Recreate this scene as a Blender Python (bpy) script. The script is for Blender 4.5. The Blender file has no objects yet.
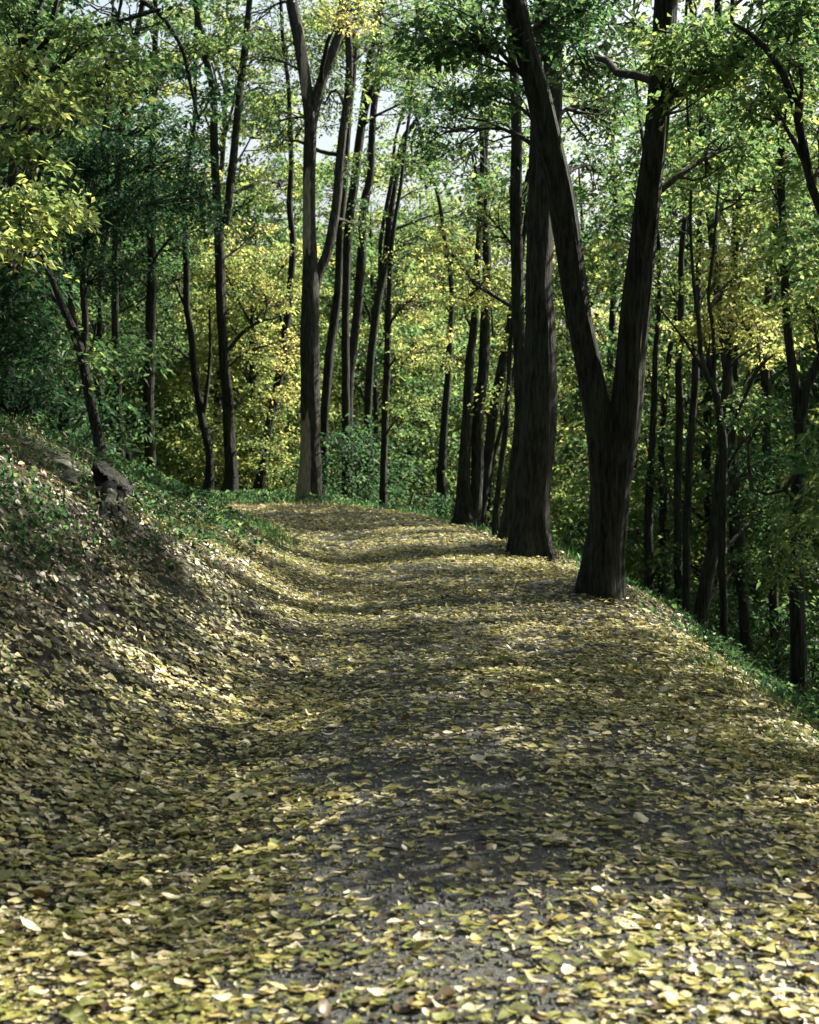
import bpy, math, random
import numpy as np
from mathutils import Vector
R = math.radians
random.seed(7)
rng = np.random.default_rng(11)
scn = bpy.context.scene
COL = scn.collection

# ------------------------------------------------------------------ camera model
FPX = 1800.0; CX = 409.5; CY = 512.0; CAMZ = 1.6
PITCH = math.atan(88.0 / FPX)
def ray(px, py):
    r = (px - CX) / FPX; u = (CY - py) / FPX
    c, s = math.cos(PITCH), math.sin(PITCH)
    v = np.array([r, c + u * s, -s + u * c])
    return v / v[1]                       # per metre of forward distance
def at(px, py, d):
    v = ray(px, py)
    return np.array([v[0] * d, d, CAMZ + v[2] * d])

# ------------------------------------------------------------------ noise
def _hash(ix, iy, s):
    h = (ix.astype(np.int64) * 374761393 + iy.astype(np.int64) * 668265263 + s * 1442695041) & 0x7fffffff
    h = ((h ^ (h >> 13)) * 1274126177) & 0x7fffffff
    h = (h ^ (h >> 16)) & 0xffff
    return h / 65535.0
def vnoise(x, y, s=0):
    x = np.asarray(x, float); y = np.asarray(y, float)
    ix = np.floor(x); iy = np.floor(y)
    fx = x - ix; fy = y - iy
    fx = fx * fx * (3 - 2 * fx); fy = fy * fy * (3 - 2 * fy)
    a = _hash(ix, iy, s); b = _hash(ix + 1, iy, s); c = _hash(ix, iy + 1, s); d = _hash(ix + 1, iy + 1, s)
    return (a * (1 - fx) + b * fx) * (1 - fy) + (c * (1 - fx) + d * fx) * fy
def fbm(x, y, s=0, o=4):
    t = 0; a = .5; n = 0
    for k in range(o):
        t = t + a * vnoise(np.asarray(x) * 2**k + 17 * k, np.asarray(y) * 2**k + 5 * k, s + k); n += a; a *= .5
    return t / n - .5
def sstep(a, b, x):
    t = np.clip((x - a) / (b - a), 0, 1); return t * t * (3 - 2 * t)

# ------------------------------------------------------------------ terrain
def x_right(y):
    y = np.asarray(y, float)
    return 2.05 - .0085 * np.clip(y - 17, 0, 26)**2 - .44 * np.clip(y - 43, 0, 60)
def x_left(y):
    return np.interp(y, [-5, 5, 7, 10, 13, 17, 21, 25, 28, 32, 36, 42, 60, 100], [-2.5, -2.35, -2.1, -1.6, -1.2, -1.2, -1.55, -2.1, -2.7, -3.7, -5.0, -9, -26, -60])
def H(x, y):
    x = np.asarray(x, float); y = np.asarray(y, float)
    xl = x_left(y); xr = x_right(y)
    hb = np.interp(y, [-10, 4, 8, 12, 20, 28, 36, 45, 80], [1.9, 1.9, 1.85, 1.7, 1.1, .6, .15, .05, 0])
    u = xl - x
    z = hb * sstep(-1.15, 2.35, u) ** 1.15 + .045 * np.clip(u - 2, 0, 60)
    v = np.clip(x - xr, -2, 300)
    drop = .86 * (np.sqrt((v - .2)**2 + .16) + (v - .2)) * .5
    drop = drop - .86 * (math.sqrt(2.2**2 + .16) - 2.2) * .5
    drop = np.where(drop > 5, 5 + 2.2 * (1 - np.exp(-(np.clip(drop, 5, 999) - 5) / 2.5)), drop)
    z = z - np.clip(drop, 0, 99)
    z = z - .05 * np.clip(y - 39, 0, 60) - .35 * sstep(38, 46, y)
    # worn track a little proud of the leaf filled gutter at its left
    g = x + .3 - .12 * np.sin(y * .35)
    z = z - .03 * np.exp(-((g + .5) / .5)**2) * sstep(4, 7, y) * (1 - sstep(22, 28, y))
    z = z + .05 * np.exp(-((x - .35) / .9)**2) + .07 * np.exp(-((y - 17) / 3.2)**2) * sstep(-1.5, .3, x) * (1 - sstep(1.5, 3, x))
    rough = np.clip(sstep(-.2, 1.2, u) + .45 * sstep(0, 1, x - xr), 0, 1)
    z = z + fbm(x * .55, y * .55, 3) * (.06 + .38 * rough) + fbm(x * 2.6, y * 2.6, 9) * (.02 + .2 * rough)
    for bx, by, ba in ((1.75, 16.4, .14), (1.48, 22.05, .16)):
        z = z + ba * np.exp(-((x - bx)**2 + (y - by)**2) / .45)
    # far land
    far = sstep(120, 380, np.hypot(x, y))
    return z * (1 - far) - 2 * far
def hgt(x, y): return float(H(np.array([x]), np.array([y]))[0])
def cast(px, py, lo=3.0, hi=70.0):
    v = ray(px, py); ds = np.arange(lo, hi, .05)
    h = H(v[0] * ds, ds); z = CAMZ + v[2] * ds
    k = np.nonzero(z <= h)[0]
    if not len(k) and py < 900: return cast(px, py + 2, lo, hi)
    d = ds[k[0]]
    return np.array([v[0] * d, d, hgt(v[0] * d, d)])

# ------------------------------------------------------------------ mesh helpers
def mesh_np(name, V, F, attr=None, smooth=False, vattr=None):
    """V (n,3), F list of (k, arr(m,k))"""
    me = bpy.data.meshes.new(name)
    V = np.ascontiguousarray(V, dtype=np.float32)
    me.vertices.add(len(V)); me.vertices.foreach_set('co', V.ravel())
    loops = np.concatenate([f.ravel() for f in F]).astype(np.int32)
    sizes = np.concatenate([np.full(len(f), f.shape[1]) for f in F]).astype(np.int32)
    starts = np.concatenate([[0], np.cumsum(sizes)[:-1]]).astype(np.int32)
    me.loops.add(len(loops)); me.loops.foreach_set('vertex_index', loops)
    me.polygons.add(len(sizes)); me.polygons.foreach_set('loop_start', starts)
    me.polygons.foreach_set('loop_total', sizes)
    me.update(calc_edges=True)
    if attr is not None:
        a = me.attributes.new('tint', 'FLOAT', 'FACE'); a.data.foreach_set('value', np.ascontiguousarray(attr, dtype=np.float32))
    if vattr is not None:
        a = me.attributes.new('bare', 'FLOAT', 'POINT'); a.data.foreach_set('value', np.ascontiguousarray(vattr, dtype=np.float32))
    me.polygons.foreach_set('use_smooth', np.full(len(sizes), bool(smooth)))
    me.validate()
    return me
def link(name, me, mat=None, parent=None):
    o = bpy.data.objects.new(name, me); COL.objects.link(o)
    if mat is not None and me is not None and len(me.materials) == 0: me.materials.append(mat)
    if parent is not None: o.parent = parent
    return o
def tag(o, label=None, cat=None, group=None, kind=None):
    if label: o['label'] = label
    if cat: o['category'] = cat
    if group: o['group'] = group
    if kind: o['kind'] = kind
    return o
def empty(name, loc=(0, 0, 0)):
    o = bpy.data.objects.new(name, None); COL.objects.link(o); o.location = loc
    o.empty_display_size = .2
    return o

def smooth_path(P, W, step):
    P = np.asarray(P, float); W = np.asarray(W, float)
    n = len(P)
    if n == 2:
        k = max(2, int(np.linalg.norm(P[1] - P[0]) / step) + 1); t = np.linspace(0, 1, k)[:, None]
        return P[0] + (P[1] - P[0]) * t, W[0] + (W[1] - W[0]) * t[:, 0]
    Q = np.vstack([2 * P[0] - P[1], P, 2 * P[-1] - P[-2]])
    out = []; ow = []
    for i in range(n - 1):
        p0, p1, p2, p3 = Q[i:i + 4]
        k = max(1, int(np.linalg.norm(p2 - p1) / step))
        for t in np.arange(k) / k:
            out.append(.5 * ((2 * p1) + (p2 - p0) * t + (2 * p0 - 5 * p1 + 4 * p2 - p3) * t * t + (3 * p1 - p0 - 3 * p2 + p3) * t**3))
            ow.append(W[i] + (W[i + 1] - W[i]) * t)
    out.append(P[-1]); ow.append(W[-1])
    return np.array(out), np.array(ow)

def tube(P, Rd, seg=8, ridge=0.0, seed=0, lobes=0.0, rk=9, gz=None):
    """open tapered tube along P; returns V,F"""
    P = np.asarray(P, float); Rd = np.asarray(Rd, float); n = len(P)
    T = np.gradient(P, axis=0); T /= np.linalg.norm(T, axis=1)[:, None] + 1e-9
    ref = np.array([0, 1., 0]) if abs(T[0][1]) < .9 else np.array([1., 0, 0])
    A = np.cross(np.tile(ref, (n, 1)), T); A /= np.linalg.norm(A, axis=1)[:, None] + 1e-9
    B = np.cross(T, A)
    th = np.linspace(0, 2 * np.pi, seg, endpoint=False)
    s = np.concatenate([[0], np.cumsum(np.linalg.norm(np.diff(P, axis=0), axis=1))])
    TH, S = np.meshgrid(th, s)
    r = Rd[:, None] * np.ones_like(TH)
    if lobes > 0:
        h = s[:, None] if gz is None else np.clip(P[:, 2] - gz, 0, 9)[:, None]
        ph = seed * 1.7
        r = r * (1 + lobes * np.exp(-h / .30) * (.45 + .6 * np.clip(np.cos(5 * TH + ph + .8 * np.cos(2 * TH)), -.35, 1) + .35 * np.cos(3 * TH + 2 * ph)))
    if ridge > 0:
        # furrowed bark, periodic round the stem
        cx = np.cos(TH) * rk / 2.2; cy = np.sin(TH) * rk / 2.2
        nz = vnoise(cx + S * .9 + seed * 3.1, cy * 1.3 + S * .35, seed) + .6 * vnoise(cx * 2.3 + S * .3, cy * 2.3 - S * 1.6, seed + 5)
        fur = np.abs(nz / 1.6 - .5) * 2
        lump = fbm(np.cos(TH) * 1.3 + S * .8, np.sin(TH) * 1.3 + seed, seed + 8, 2)
        r = r + ridge * (fur - .4) * 1.0 + Rd[:, None] * .22 * lump
    V = P[:, None, :] + A[:, None, :] * (r * np.cos(TH))[..., None] + B[:, None, :] * (r * np.sin(TH))[..., None]
    V = V.reshape(-1, 3)
    i = np.arange(n - 1)[:, None] * seg; j = np.arange(seg)[None, :]; jn = (j + 1) % seg
    F = np.stack([i + j, i + jn, i + seg + jn, i + seg + j], -1).reshape(-1, 4)
    return V, F
class Acc:
    def __init__(s): s.V = []; s.F = []; s.n = 0; s.A = []
    def add(s, V, F, a=None):
        s.V.append(V); s.F.append(F + s.n); s.n += len(V)
        if a is not None: s.A.append(a)
    def mesh(s, name, smooth=True, attr=False):
        if not s.V: return None
        return mesh_np(name, np.vstack(s.V), [np.vstack(s.F)], attr=np.concatenate(s.A) if attr else None, smooth=smooth)

# ------------------------------------------------------------------ materials
def nt(name):
    m = bpy.data.materials.new(name); m.use_nodes = True
    t = m.node_tree; t.nodes.clear(); return m, t
def N(t, kind, **kw):
    n = t.nodes.new(kind)
    for k, v in kw.items():
        if k in n.inputs.keys(): n.inputs[k].default_value = v
        else: setattr(n, k, v)
    return n
def ramp(t, stops, src):
    r = t.nodes.new('ShaderNodeValToRGB'); e = r.color_ramp.elements
    while len(e) < len(stops): e.new(.5)
    for k, (p, c) in enumerate(stops): e[k].position = p; e[k].color = (*c, 1)
    t.links.new(src, r.inputs[0]); return r.outputs[0]

def leaf_mat(name, stops, trans=.5, rough=.5, spec=.3, boost=1.6, mottle=False):
    m, t = nt(name)
    at_ = N(t, 'ShaderNodeAttribute', attribute_name='tint')
    c = ramp(t, stops, at_.outputs['Fac'])
    if mottle:
        tc = N(t, 'ShaderNodeTexCoord'); nz = N(t, 'ShaderNodeTexNoise', Scale=110.0, Detail=5.0, Roughness=.7); t.links.new(tc.outputs['Object'], nz.inputs['Vector'])
        mr = ramp(t, [(.34, (.28, .2, .15)), (.46, (.85, .85, .82)), (.7, (1.15, 1.12, 1.1))], nz.outputs[0])
        mm = N(t, 'ShaderNodeVectorMath', operation='MULTIPLY'); t.links.new(c, mm.inputs[0]); t.links.new(mr, mm.inputs[1]); c = mm.outputs[0]
    p = N(t, 'ShaderNodeBsdfPrincipled'); p.inputs['Roughness'].default_value = rough
    p.inputs['Specular IOR Level'].default_value = spec
    t.links.new(c, p.inputs['Base Color'])
    tr = N(t, 'ShaderNodeBsdfTranslucent')
    mul = N(t, 'ShaderNodeVectorMath', operation='MULTIPLY'); mul.inputs[1].default_value = (boost, boost * .98, boost * .8)
    t.links.new(c, mul.inputs[0]); t.links.new(mul.outputs[0], tr.inputs['Color'])
    mx = N(t, 'ShaderNodeMixShader'); mx.inputs[0].default_value = trans
    t.links.new(p.outputs[0], mx.inputs[1]); t.links.new(tr.outputs[0], mx.inputs[2])
    o = N(t, 'ShaderNodeOutputMaterial'); t.links.new(mx.outputs[0], o.inputs[0])
    return m
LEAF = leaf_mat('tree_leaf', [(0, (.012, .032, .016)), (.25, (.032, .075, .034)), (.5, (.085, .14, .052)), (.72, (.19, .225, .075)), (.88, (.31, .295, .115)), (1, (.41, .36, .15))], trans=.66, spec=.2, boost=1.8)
LITTER = leaf_mat('fallen_leaf', [(0, (.05, .03, .015)), (.15, (.13, .085, .035)), (.32, (.11, .13, .04)), (.55, (.22, .235, .065)), (.70, (.42, .375, .11)), (.85, (.57, .49, .25)), (1, (.72, .66, .50))], trans=.28, rough=.45, spec=.5, boost=1.2, mottle=True)
GRASS = leaf_mat('grass_blade', [(0, (.03, .09, .04)), (.5, (.06, .16, .05)), (1, (.16, .22, .06))], trans=.4, rough=.45)

def bark_mat(name, dark, light, sc=1.0, moss=.25, bare=False):
    m, t = nt(name)
    tc = N(t, 'ShaderNodeTexCoord'); mp = N(t, 'ShaderNodeMapping'); mp.inputs['Scale'].default_value = (19 * sc, 19 * sc, 2.3 * sc)
    t.links.new(tc.outputs['Object'], mp.inputs[0])
    n1 = N(t, 'ShaderNodeTexNoise', Scale=1.6, Detail=8.0, Roughness=.7); t.links.new(mp.outputs[0], n1.inputs['Vector'])
    n2 = N(t, 'ShaderNodeTexVoronoi', Scale=1.3, feature='DISTANCE_TO_EDGE'); t.links.new(mp.outputs[0], n2.inputs['Vector'])
    n3 = N(t, 'ShaderNodeTexNoise', Scale=1.4, Detail=4.0); t.links.new(tc.outputs['Object'], n3.inputs['Vector'])
    c = ramp(t, [(.4, dark), (.62, light)], n1.outputs[0])
    mx = N(t, 'ShaderNodeMix', data_type='RGBA'); mr = ramp(t, [(.48, (0, 0, 0)), (.68, (moss,) * 3)], n3.outputs[0])
    t.links.new(mr, mx.inputs[0]); t.links.new(c, mx.inputs[6]); mx.inputs[7].default_value = (.05, .075, .03, 1)
    colr = mx.outputs[2]
    if bare:
        a = N(t, 'ShaderNodeAttribute', attribute_name='bare')
        m2 = N(t, 'ShaderNodeMix', data_type='RGBA')
        ad = N(t, 'ShaderNodeMath', operation='MULTIPLY_ADD'); ad.inputs[1].default_value = .9; ad.inputs[2].default_value = -.45
        t.links.new(n1.outputs[0], ad.inputs[0])
        sm = N(t, 'ShaderNodeMath', operation='ADD'); t.links.new(a.outputs['Fac'], sm.inputs[0]); t.links.new(ad.outputs[0], sm.inputs[1])
        rr = ramp(t, [(.42, (0, 0, 0)), (.56, (1, 1, 1))], sm.outputs[0])
        t.links.new(rr, m2.inputs[0]); t.links.new(colr, m2.inputs[6])
        wood = ramp(t, [(.35, (.15, .13, .09)), (.65, (.42, .37, .28))], n1.outputs[0])
        t.links.new(wood, m2.inputs[7]); colr = m2.outputs[2]
    p = N(t, 'ShaderNodeBsdfPrincipled', Roughness=.88); p.inputs['Specular IOR Level'].default_value = .2
    t.links.new(colr, p.inputs['Base Color'])
    ad2 = N(t, 'ShaderNodeMath', operation='MULTIPLY_ADD'); ad2.inputs[1].default_value = .8
    t.links.new(n2.outputs[0], ad2.inputs[0]); t.links.new(n1.outputs[0], ad2.inputs[2])
    b = N(t, 'ShaderNodeBump', Strength=1.0, Distance=.05); t.links.new(ad2.outputs[0], b.inputs['Height']); t.links.new(b.outputs[0], p.inputs['Normal'])
    o = N(t, 'ShaderNodeOutputMaterial'); t.links.new(p.outputs[0], o.inputs[0])
    return m
BARK = bark_mat('bark', (.005, .005, .0045), (.045, .044, .036))
BARK2 = bark_mat('bark_grey', (.026, .025, .022), (.12, .115, .10), moss=.35)
BARK3 = bark_mat('bark_weathered', (.012, .011, .009), (.075, .07, .058), bare=True)
TWIG = bark_mat('twig_bark', (.02, .018, .014), (.07, .062, .05), moss=.1)

def ground_mat(name, cols, bump=.5, sc=1.0, rough=.9):
    m, t = nt(name)
    tc = N(t, 'ShaderNodeTexCoord')
    n1 = N(t, 'ShaderNodeTexNoise', Scale=1.1 * sc, Detail=6.0, Roughness=.65); t.links.new(tc.outputs['Object'], n1.inputs['Vector'])
    n2 = N(t, 'ShaderNodeTexNoise', Scale=34 * sc, Detail=10.0, Roughness=.8); t.links.new(tc.outputs['Object'], n2.inputs['Vector'])
    v = N(t, 'ShaderNodeTexVoronoi', Scale=75 * sc); t.links.new(tc.outputs['Object'], v.inputs['Vector'])
    c1 = ramp(t, [(.3, cols[0]), (.5, cols[1]), (.7, cols[2])], n1.outputs[0])
    c2 = ramp(t, [(.36, (.3,) * 3), (.66, (1.7,) * 3)], n2.outputs[0])
    mu = N(t, 'ShaderNodeVectorMath', operation='MULTIPLY'); t.links.new(c1, mu.inputs[0]); t.links.new(c2, mu.inputs[1])
    p = N(t, 'ShaderNodeBsdfPrincipled', Roughness=rough); p.inputs['Specular IOR Level'].default_value = .3
    t.links.new(mu.outputs[0], p.inputs['Base Color'])
    ad = N(t, 'ShaderNodeMath', operation='MULTIPLY_ADD'); ad.inputs[1].default_value = .35
    t.links.new(v.outputs['Distance'], ad.inputs[0]); t.links.new(n2.outputs[0], ad.inputs[2])
    b = N(t, 'ShaderNodeBump', Strength=bump, Distance=.02); t.links.new(ad.outputs[0], b.inputs['Height']); t.links.new(b.outputs[0], p.inputs['Normal'])
    o = N(t, 'ShaderNodeOutputMaterial'); t.links.new(p.outputs[0], o.inputs[0])
    return m
SOIL = ground_mat('forest_soil', [(.012, .010, .007), (.022, .019, .011), (.02, .03, .012)], bump=.9)
TRACK = ground_mat('packed_gravel', [(.032, .034, .033), (.052, .054, .051), (.078, .078, .072)], bump=.8, sc=1.4)
ROCKM = ground_mat('rock', [(.08, .085, .07), (.14, .14, .12), (.09, .11, .06)], bump=.6, sc=3)

# ------------------------------------------------------------------ ground + path
def grow(a, s, g, lim):
    out = [a]
    while abs(out[-1]) < lim: s *= g; out.append(out[-1] + s)
    return out
xs = np.array(sorted(set([round(v, 4) for v in (list(np.arange(-6, 5, .1)) + grow(5, .1, 1.13, 450) + [-v for v in grow(6.1, .1, 1.13, 450)])])))
ys = np.array(sorted(set([round(v, 4) for v in (list(np.arange(2.5, 44, .12)) + grow(44, .12, 1.1, 480) + [2.5 - v for v in grow(.12, .12, 1.25, 120)])])))
X, Y = np.meshgrid(xs, ys)
V = np.stack([X, Y, H(X, Y)], -1).reshape(-1, 3)
nx = len(xs); ii = np.arange(len(ys) - 1)[:, None] * nx; jj = np.arange(nx - 1)[None, :]
F = np.stack([ii + jj, ii + jj + 1, ii + nx + jj + 1, ii + nx + jj], -1).reshape(-1, 4)
tag(link('ground', mesh_np('ground', V, [F], smooth=True), SOIL), kind='structure')
# path sheet following the ground
py_ = np.arange(1.0, 62, .12); pu = np.linspace(0, 1, 34)
U, YY = np.meshgrid(pu, py_)
pl = np.maximum(x_left(YY) + .35, -.75 + np.interp(YY, [0, 18, 24, 30, 36, 45, 62], [0, 0, -.5, -1.5, -3.0, -8.2, -26]))
pr = x_right(YY) - .25
e = (fbm(U * 3 + 5, YY * .9, 21) * .3) * (1 - np.abs(2 * U - 1) * .0)
XX = pl + (pr - pl) * U + e * np.where(np.abs(2 * U - 1) > .9, 1, .0)
edge = np.clip(np.minimum(U, 1 - U) / .07, 0, 1)
V = np.stack([XX, YY, H(XX, YY) + .014 * edge - .03 * (1 - edge)], -1).reshape(-1, 3)
nx = len(pu); ii = np.arange(len(py_) - 1)[:, None] * nx; jj = np.arange(nx - 1)[None, :]
F = np.stack([ii + jj, ii + jj + 1, ii + nx + jj + 1, ii + nx + jj], -1).reshape(-1, 4)
tag(link('path', mesh_np('path', V, [F], smooth=True), TRACK), kind='structure')

# ------------------------------------------------------------------ fallen leaves
def leaf_grid(n, nu, nv, rng, L, W, curl):
    """returns local verts (n, nu*nv, 3) of curled oval leaves; x along, y across"""
    u = np.linspace(0, 1, nu); v = np.linspace(-1, 1, nv)
    Uu, Vv = np.meshgrid(u, v, indexing='ij')
    prof = np.sin(np.pi * np.clip(Uu, .02, .985) ** .8) ** .75
    x = (Uu[None] - .5) * L[:, None, None] * np.ones((n, 1, 1))
    wob = 1 + .25 * (rng.random((n, nu, 1)) - .5)
    y = Vv[None] * prof[None] * W[:, None, None] * .5 * wob
    c1 = curl * (rng.random(n) * 1.6 - .45); c2 = curl * (rng.random(n) * 1.5 - .3)
    z = c1[:, None, None] * (x ** 2) / L[:, None, None] * 3 + c2[:, None, None] * (y ** 2) / W[:, None, None] * 4 + (rng.random((n, nu, nv)) - .5) * .08 * W[:, None, None]
    return np.stack([x, y, z], -1).reshape(n, nu * nv, 3)
def normal_at(x, y):
    e = .05
    hx = (H(x + e, y) - H(x - e, y)) / (2 * e); hy = (H(x, y + e) - H(x, y - e)) / (2 * e)
    n = np.stack([-hx, -hy, np.ones_like(hx)], -1); return n / np.linalg.norm(n, axis=-1)[:, None]
def basis(nrm, yaw):
    a = np.stack([np.cos(yaw), np.sin(yaw), np.zeros_like(yaw)], -1)
    a = a - nrm * (a * nrm).sum(-1)[:, None]; a /= np.linalg.norm(a, axis=-1)[:, None] + 1e-9
    return a, np.cross(nrm, a)
def place(local, pos, nrm, yaw):
    a, b = basis(nrm, yaw)
    return pos[:, None, :] + local[..., 0:1] * a[:, None] + local[..., 1:2] * b[:, None] + local[..., 2:3] * nrm[:, None]
def grid_faces(n, nu, nv):
    i = np.arange(nu - 1)[:, None]; j = np.arange(nv - 1)[None, :]
    f = np.stack([i * nv + j, i * nv + j + 1, (i + 1) * nv + j + 1, (i + 1) * nv + j], -1).reshape(-1, 4)
    return (np.arange(n)[:, None, None] * (nu * nv) + f[None]).reshape(-1, 4)

def litter_cover(x, y):
    """how thickly leaves lie, 0..1"""
    g = x + .3 - .12 * np.sin(y * .35)
    worn = sstep(-.25, .15, g) * (1 - sstep(.9, 1.5, x)) * (1 - .62 * sstep(15, 24, y))
    edge_r = sstep(x_right(y) - .2, x_right(y) + 1.2, x)
    patch = sstep(-.16, .2, fbm(x * 1.1 + 3, y * .8, 40, 3))
    clump = sstep(-.2, .18, fbm(x * 5, y * 5, 44, 2))
    strip = sstep(-.5, -.25, x) * (1 - sstep(.35, .75, x)) * (1 - sstep(15, 20, y)) * (.6 + .8 * vnoise(x * 2, y * .8, 12))
    c = (1 - .12 * worn) * np.clip(1 - .42 * strip, 0, 1) * (.42 + .58 * patch) * (.4 + .6 * clump)
    c = c * (1 - .3 * edge_r)
    u = x_left(y) - x
    c = c * (1 - .58 * sstep(.4, 1.4, u))
    return c
def scatter_litter(name, y0, y1, dens, nu, nv, size, seed, amp=1.0):
    r = np.random.default_rng(seed)
    xa, xb = -6.5, 4.6
    n = int((xb - xa) * (y1 - y0) * dens)
    x = r.uniform(xa, xb, n); y = r.uniform(y0, y1, n)
    k = (np.abs(x) < .25 * y + 1.0) & (r.random(n) < litter_cover(x, y))
    x = x[k]; y = y[k]; n = len(x)
    nrm = normal_at(x, y)
    u = x_left(y) - x; off = np.clip(sstep(-.3, .8, u) + sstep(0, .8, x - x_right(y)), 0, 1)
    tilt = np.abs(r.normal(0, .06 + .27 * off, n)); ta = r.uniform(0, 2 * np.pi, n)
    tilt = np.where(r.random(n) < .035, tilt + .6, tilt)
    nn = nrm + np.stack([np.cos(ta) * np.tan(np.clip(tilt, 0, 1.2)), np.sin(ta) * np.tan(np.clip(tilt, 0, 1.2)), np.zeros(n)], -1)
    nn /= np.linalg.norm(nn, axis=1)[:, None]
    L = size * (1 - .12 * off) * np.clip(r.lognormal(-.05, .34, n), .4, 1.9); W = L * np.where(r.random(n) < .3, r.uniform(.22, .36, n), r.uniform(.45, .85, n))
    loc = leaf_grid(n, nu, nv, r, L, W, .30)
    z = H(x, y) + .018 + r.random(n) ** 2 * (.022 + .045 * off) + tilt * L * .35
    V = place(loc, np.stack([x, y, z], -1), nn, r.uniform(0, 2 * np.pi, n))
    F = grid_faces(n, nu, nv)
    # colour: patches of fresh yellow green, tan, pale
    base = .54 + .55 * fbm(x * .9, y * .6, 60, 3) + r.normal(0, .17, n)
    base = base + .04 * (1 - off) - .25 * off  # shade put into the tint of bank leaves, dimming the sun-facing slope
    pale = r.random(n) < (.07 + .14 * (1 - off)); base = np.where(pale, r.uniform(.82, 1, n), base)
    brown = r.random(n) < .12 + .24 * off; base = np.where(brown, r.uniform(.02, .2, n), base)
    tint = np.repeat(np.clip(base, 0, 1), (nu - 1) * (nv - 1))
    V = V.reshape(-1, 3)
    if nu >= 5:                      # leaf stalks
        m = np.nonzero(r.random(n) < .6)[0]; Vq = V.reshape(n, nu * nv, 3)[m]
        e0 = Vq[:, nv // 2]; ax = e0 - Vq[:, nu * nv // 2]; ax /= np.linalg.norm(ax, axis=1)[:, None] + 1e-9
        sd_ = np.cross(ax, nn[m]); sl = (L[m] * r.uniform(.35, .7, len(m)))[:, None]; wv = .0011
        bend = r.normal(0, .25, (len(m), 1)) * sd_
        p1 = e0 + (ax + bend) * sl * .5 + nn[m] * .004; p2 = e0 + (ax + 2.2 * bend) * sl
        S_ = np.stack([e0 - sd_ * wv, e0 + sd_ * wv, p1 + sd_ * wv, p1 - sd_ * wv, p2 + sd_ * wv * .6, p2 - sd_ * wv * .6], 1).reshape(-1, 3)
        Fs = (np.arange(len(m))[:, None, None] * 6 + np.array([[0, 1, 2, 3], [3, 2, 4, 5]])[None]).reshape(-1, 4) + len(V)
        V = np.vstack([V, S_]); F = np.vstack([F, Fs]); tint = np.concatenate([tint, np.full(len(Fs), .45)])
    return V, F, tint
A = Acc()
A.add(*scatter_litter('a', 3.8, 12, 2300, 5, 3, .042, 1))
A.add(*scatter_litter('b', 12, 22, 1900, 3, 3, .044, 2))
A.add(*scatter_litter('d', 3.8, 10, 900, 3, 3, .019, 4))
A.add(*scatter_litter('c', 22, 48, 800, 3, 2, .058, 3))
tag(link('leaf_litter', A.mesh('leaf_litter', smooth=True, attr=True), LITTER), 'yellow and tan fallen leaves covering the path and both banks', 'fallen leaves', kind='stuff')

# grit: small stones lying on the track
def make_grit():
    r = np.random.default_rng(33); n = 90000
    x = r.uniform(-1.6, 2.1, n); y = 3.9 + 13 * r.random(n) ** 1.4; k = np.abs(x) < .25 * y + .4; x = x[k]; y = y[k]; n = len(x)
    s = np.clip(r.lognormal(-5.4, .55, n), .0015, .016)
    oc = np.array([[1, 0, 0], [0, 1, 0], [-1, 0, 0], [0, -1, 0], [0, 0, .7], [0, 0, -.5]], float)
    f = np.array([[0, 1, 4], [1, 2, 4], [2, 3, 4], [3, 0, 4]])
    V = oc[None] * (s[:, None, None] * (1 + .35 * r.normal(0, 1, (n, 6, 1)).clip(-1.5, 1.5))) 
    V = V + np.stack([x, y, H(x, y) + .016], -1)[:, None]
    F = (np.arange(n)[:, None, None] * 6 + f[None]).reshape(-1, 3)
    return mesh_np('gravel', V.reshape(-1, 3), [F])
tag(link('gravel', make_grit(), ROCKM), 'fine grey grit and small stones on the worn track', 'gravel', kind='stuff')
def make_sticks():
    r = np.random.default_rng(44); ac = Acc()
    for i in range(420):
        y = 4.2 + 18 * r.random() ** 1.3; x = r.uniform(-.25 * y - .3, min(2.4, .25 * y + .3)); l = r.uniform(.05, .28); a = r.uniform(0, 6.28)
        P = np.array([[x, y], [x + .5 * l * math.cos(a), y + .5 * l * math.sin(a)], [x + l * math.cos(a + r.normal(0, .3)), y + l * math.sin(a + r.normal(0, .3))]])
        P = np.column_stack([P, H(P[:, 0], P[:, 1]) + .03 + r.random(3) * .02])
        Vv, Ff = tube(*smooth_path(P, [.0028, .002, .001], .03), 4); ac.add(Vv, Ff)
    return ac.mesh('fallen_twigs')
tag(link('fallen_twigs', make_sticks(), TWIG), 'thin broken twigs scattered among the fallen leaves', 'twigs', kind='stuff')
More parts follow.
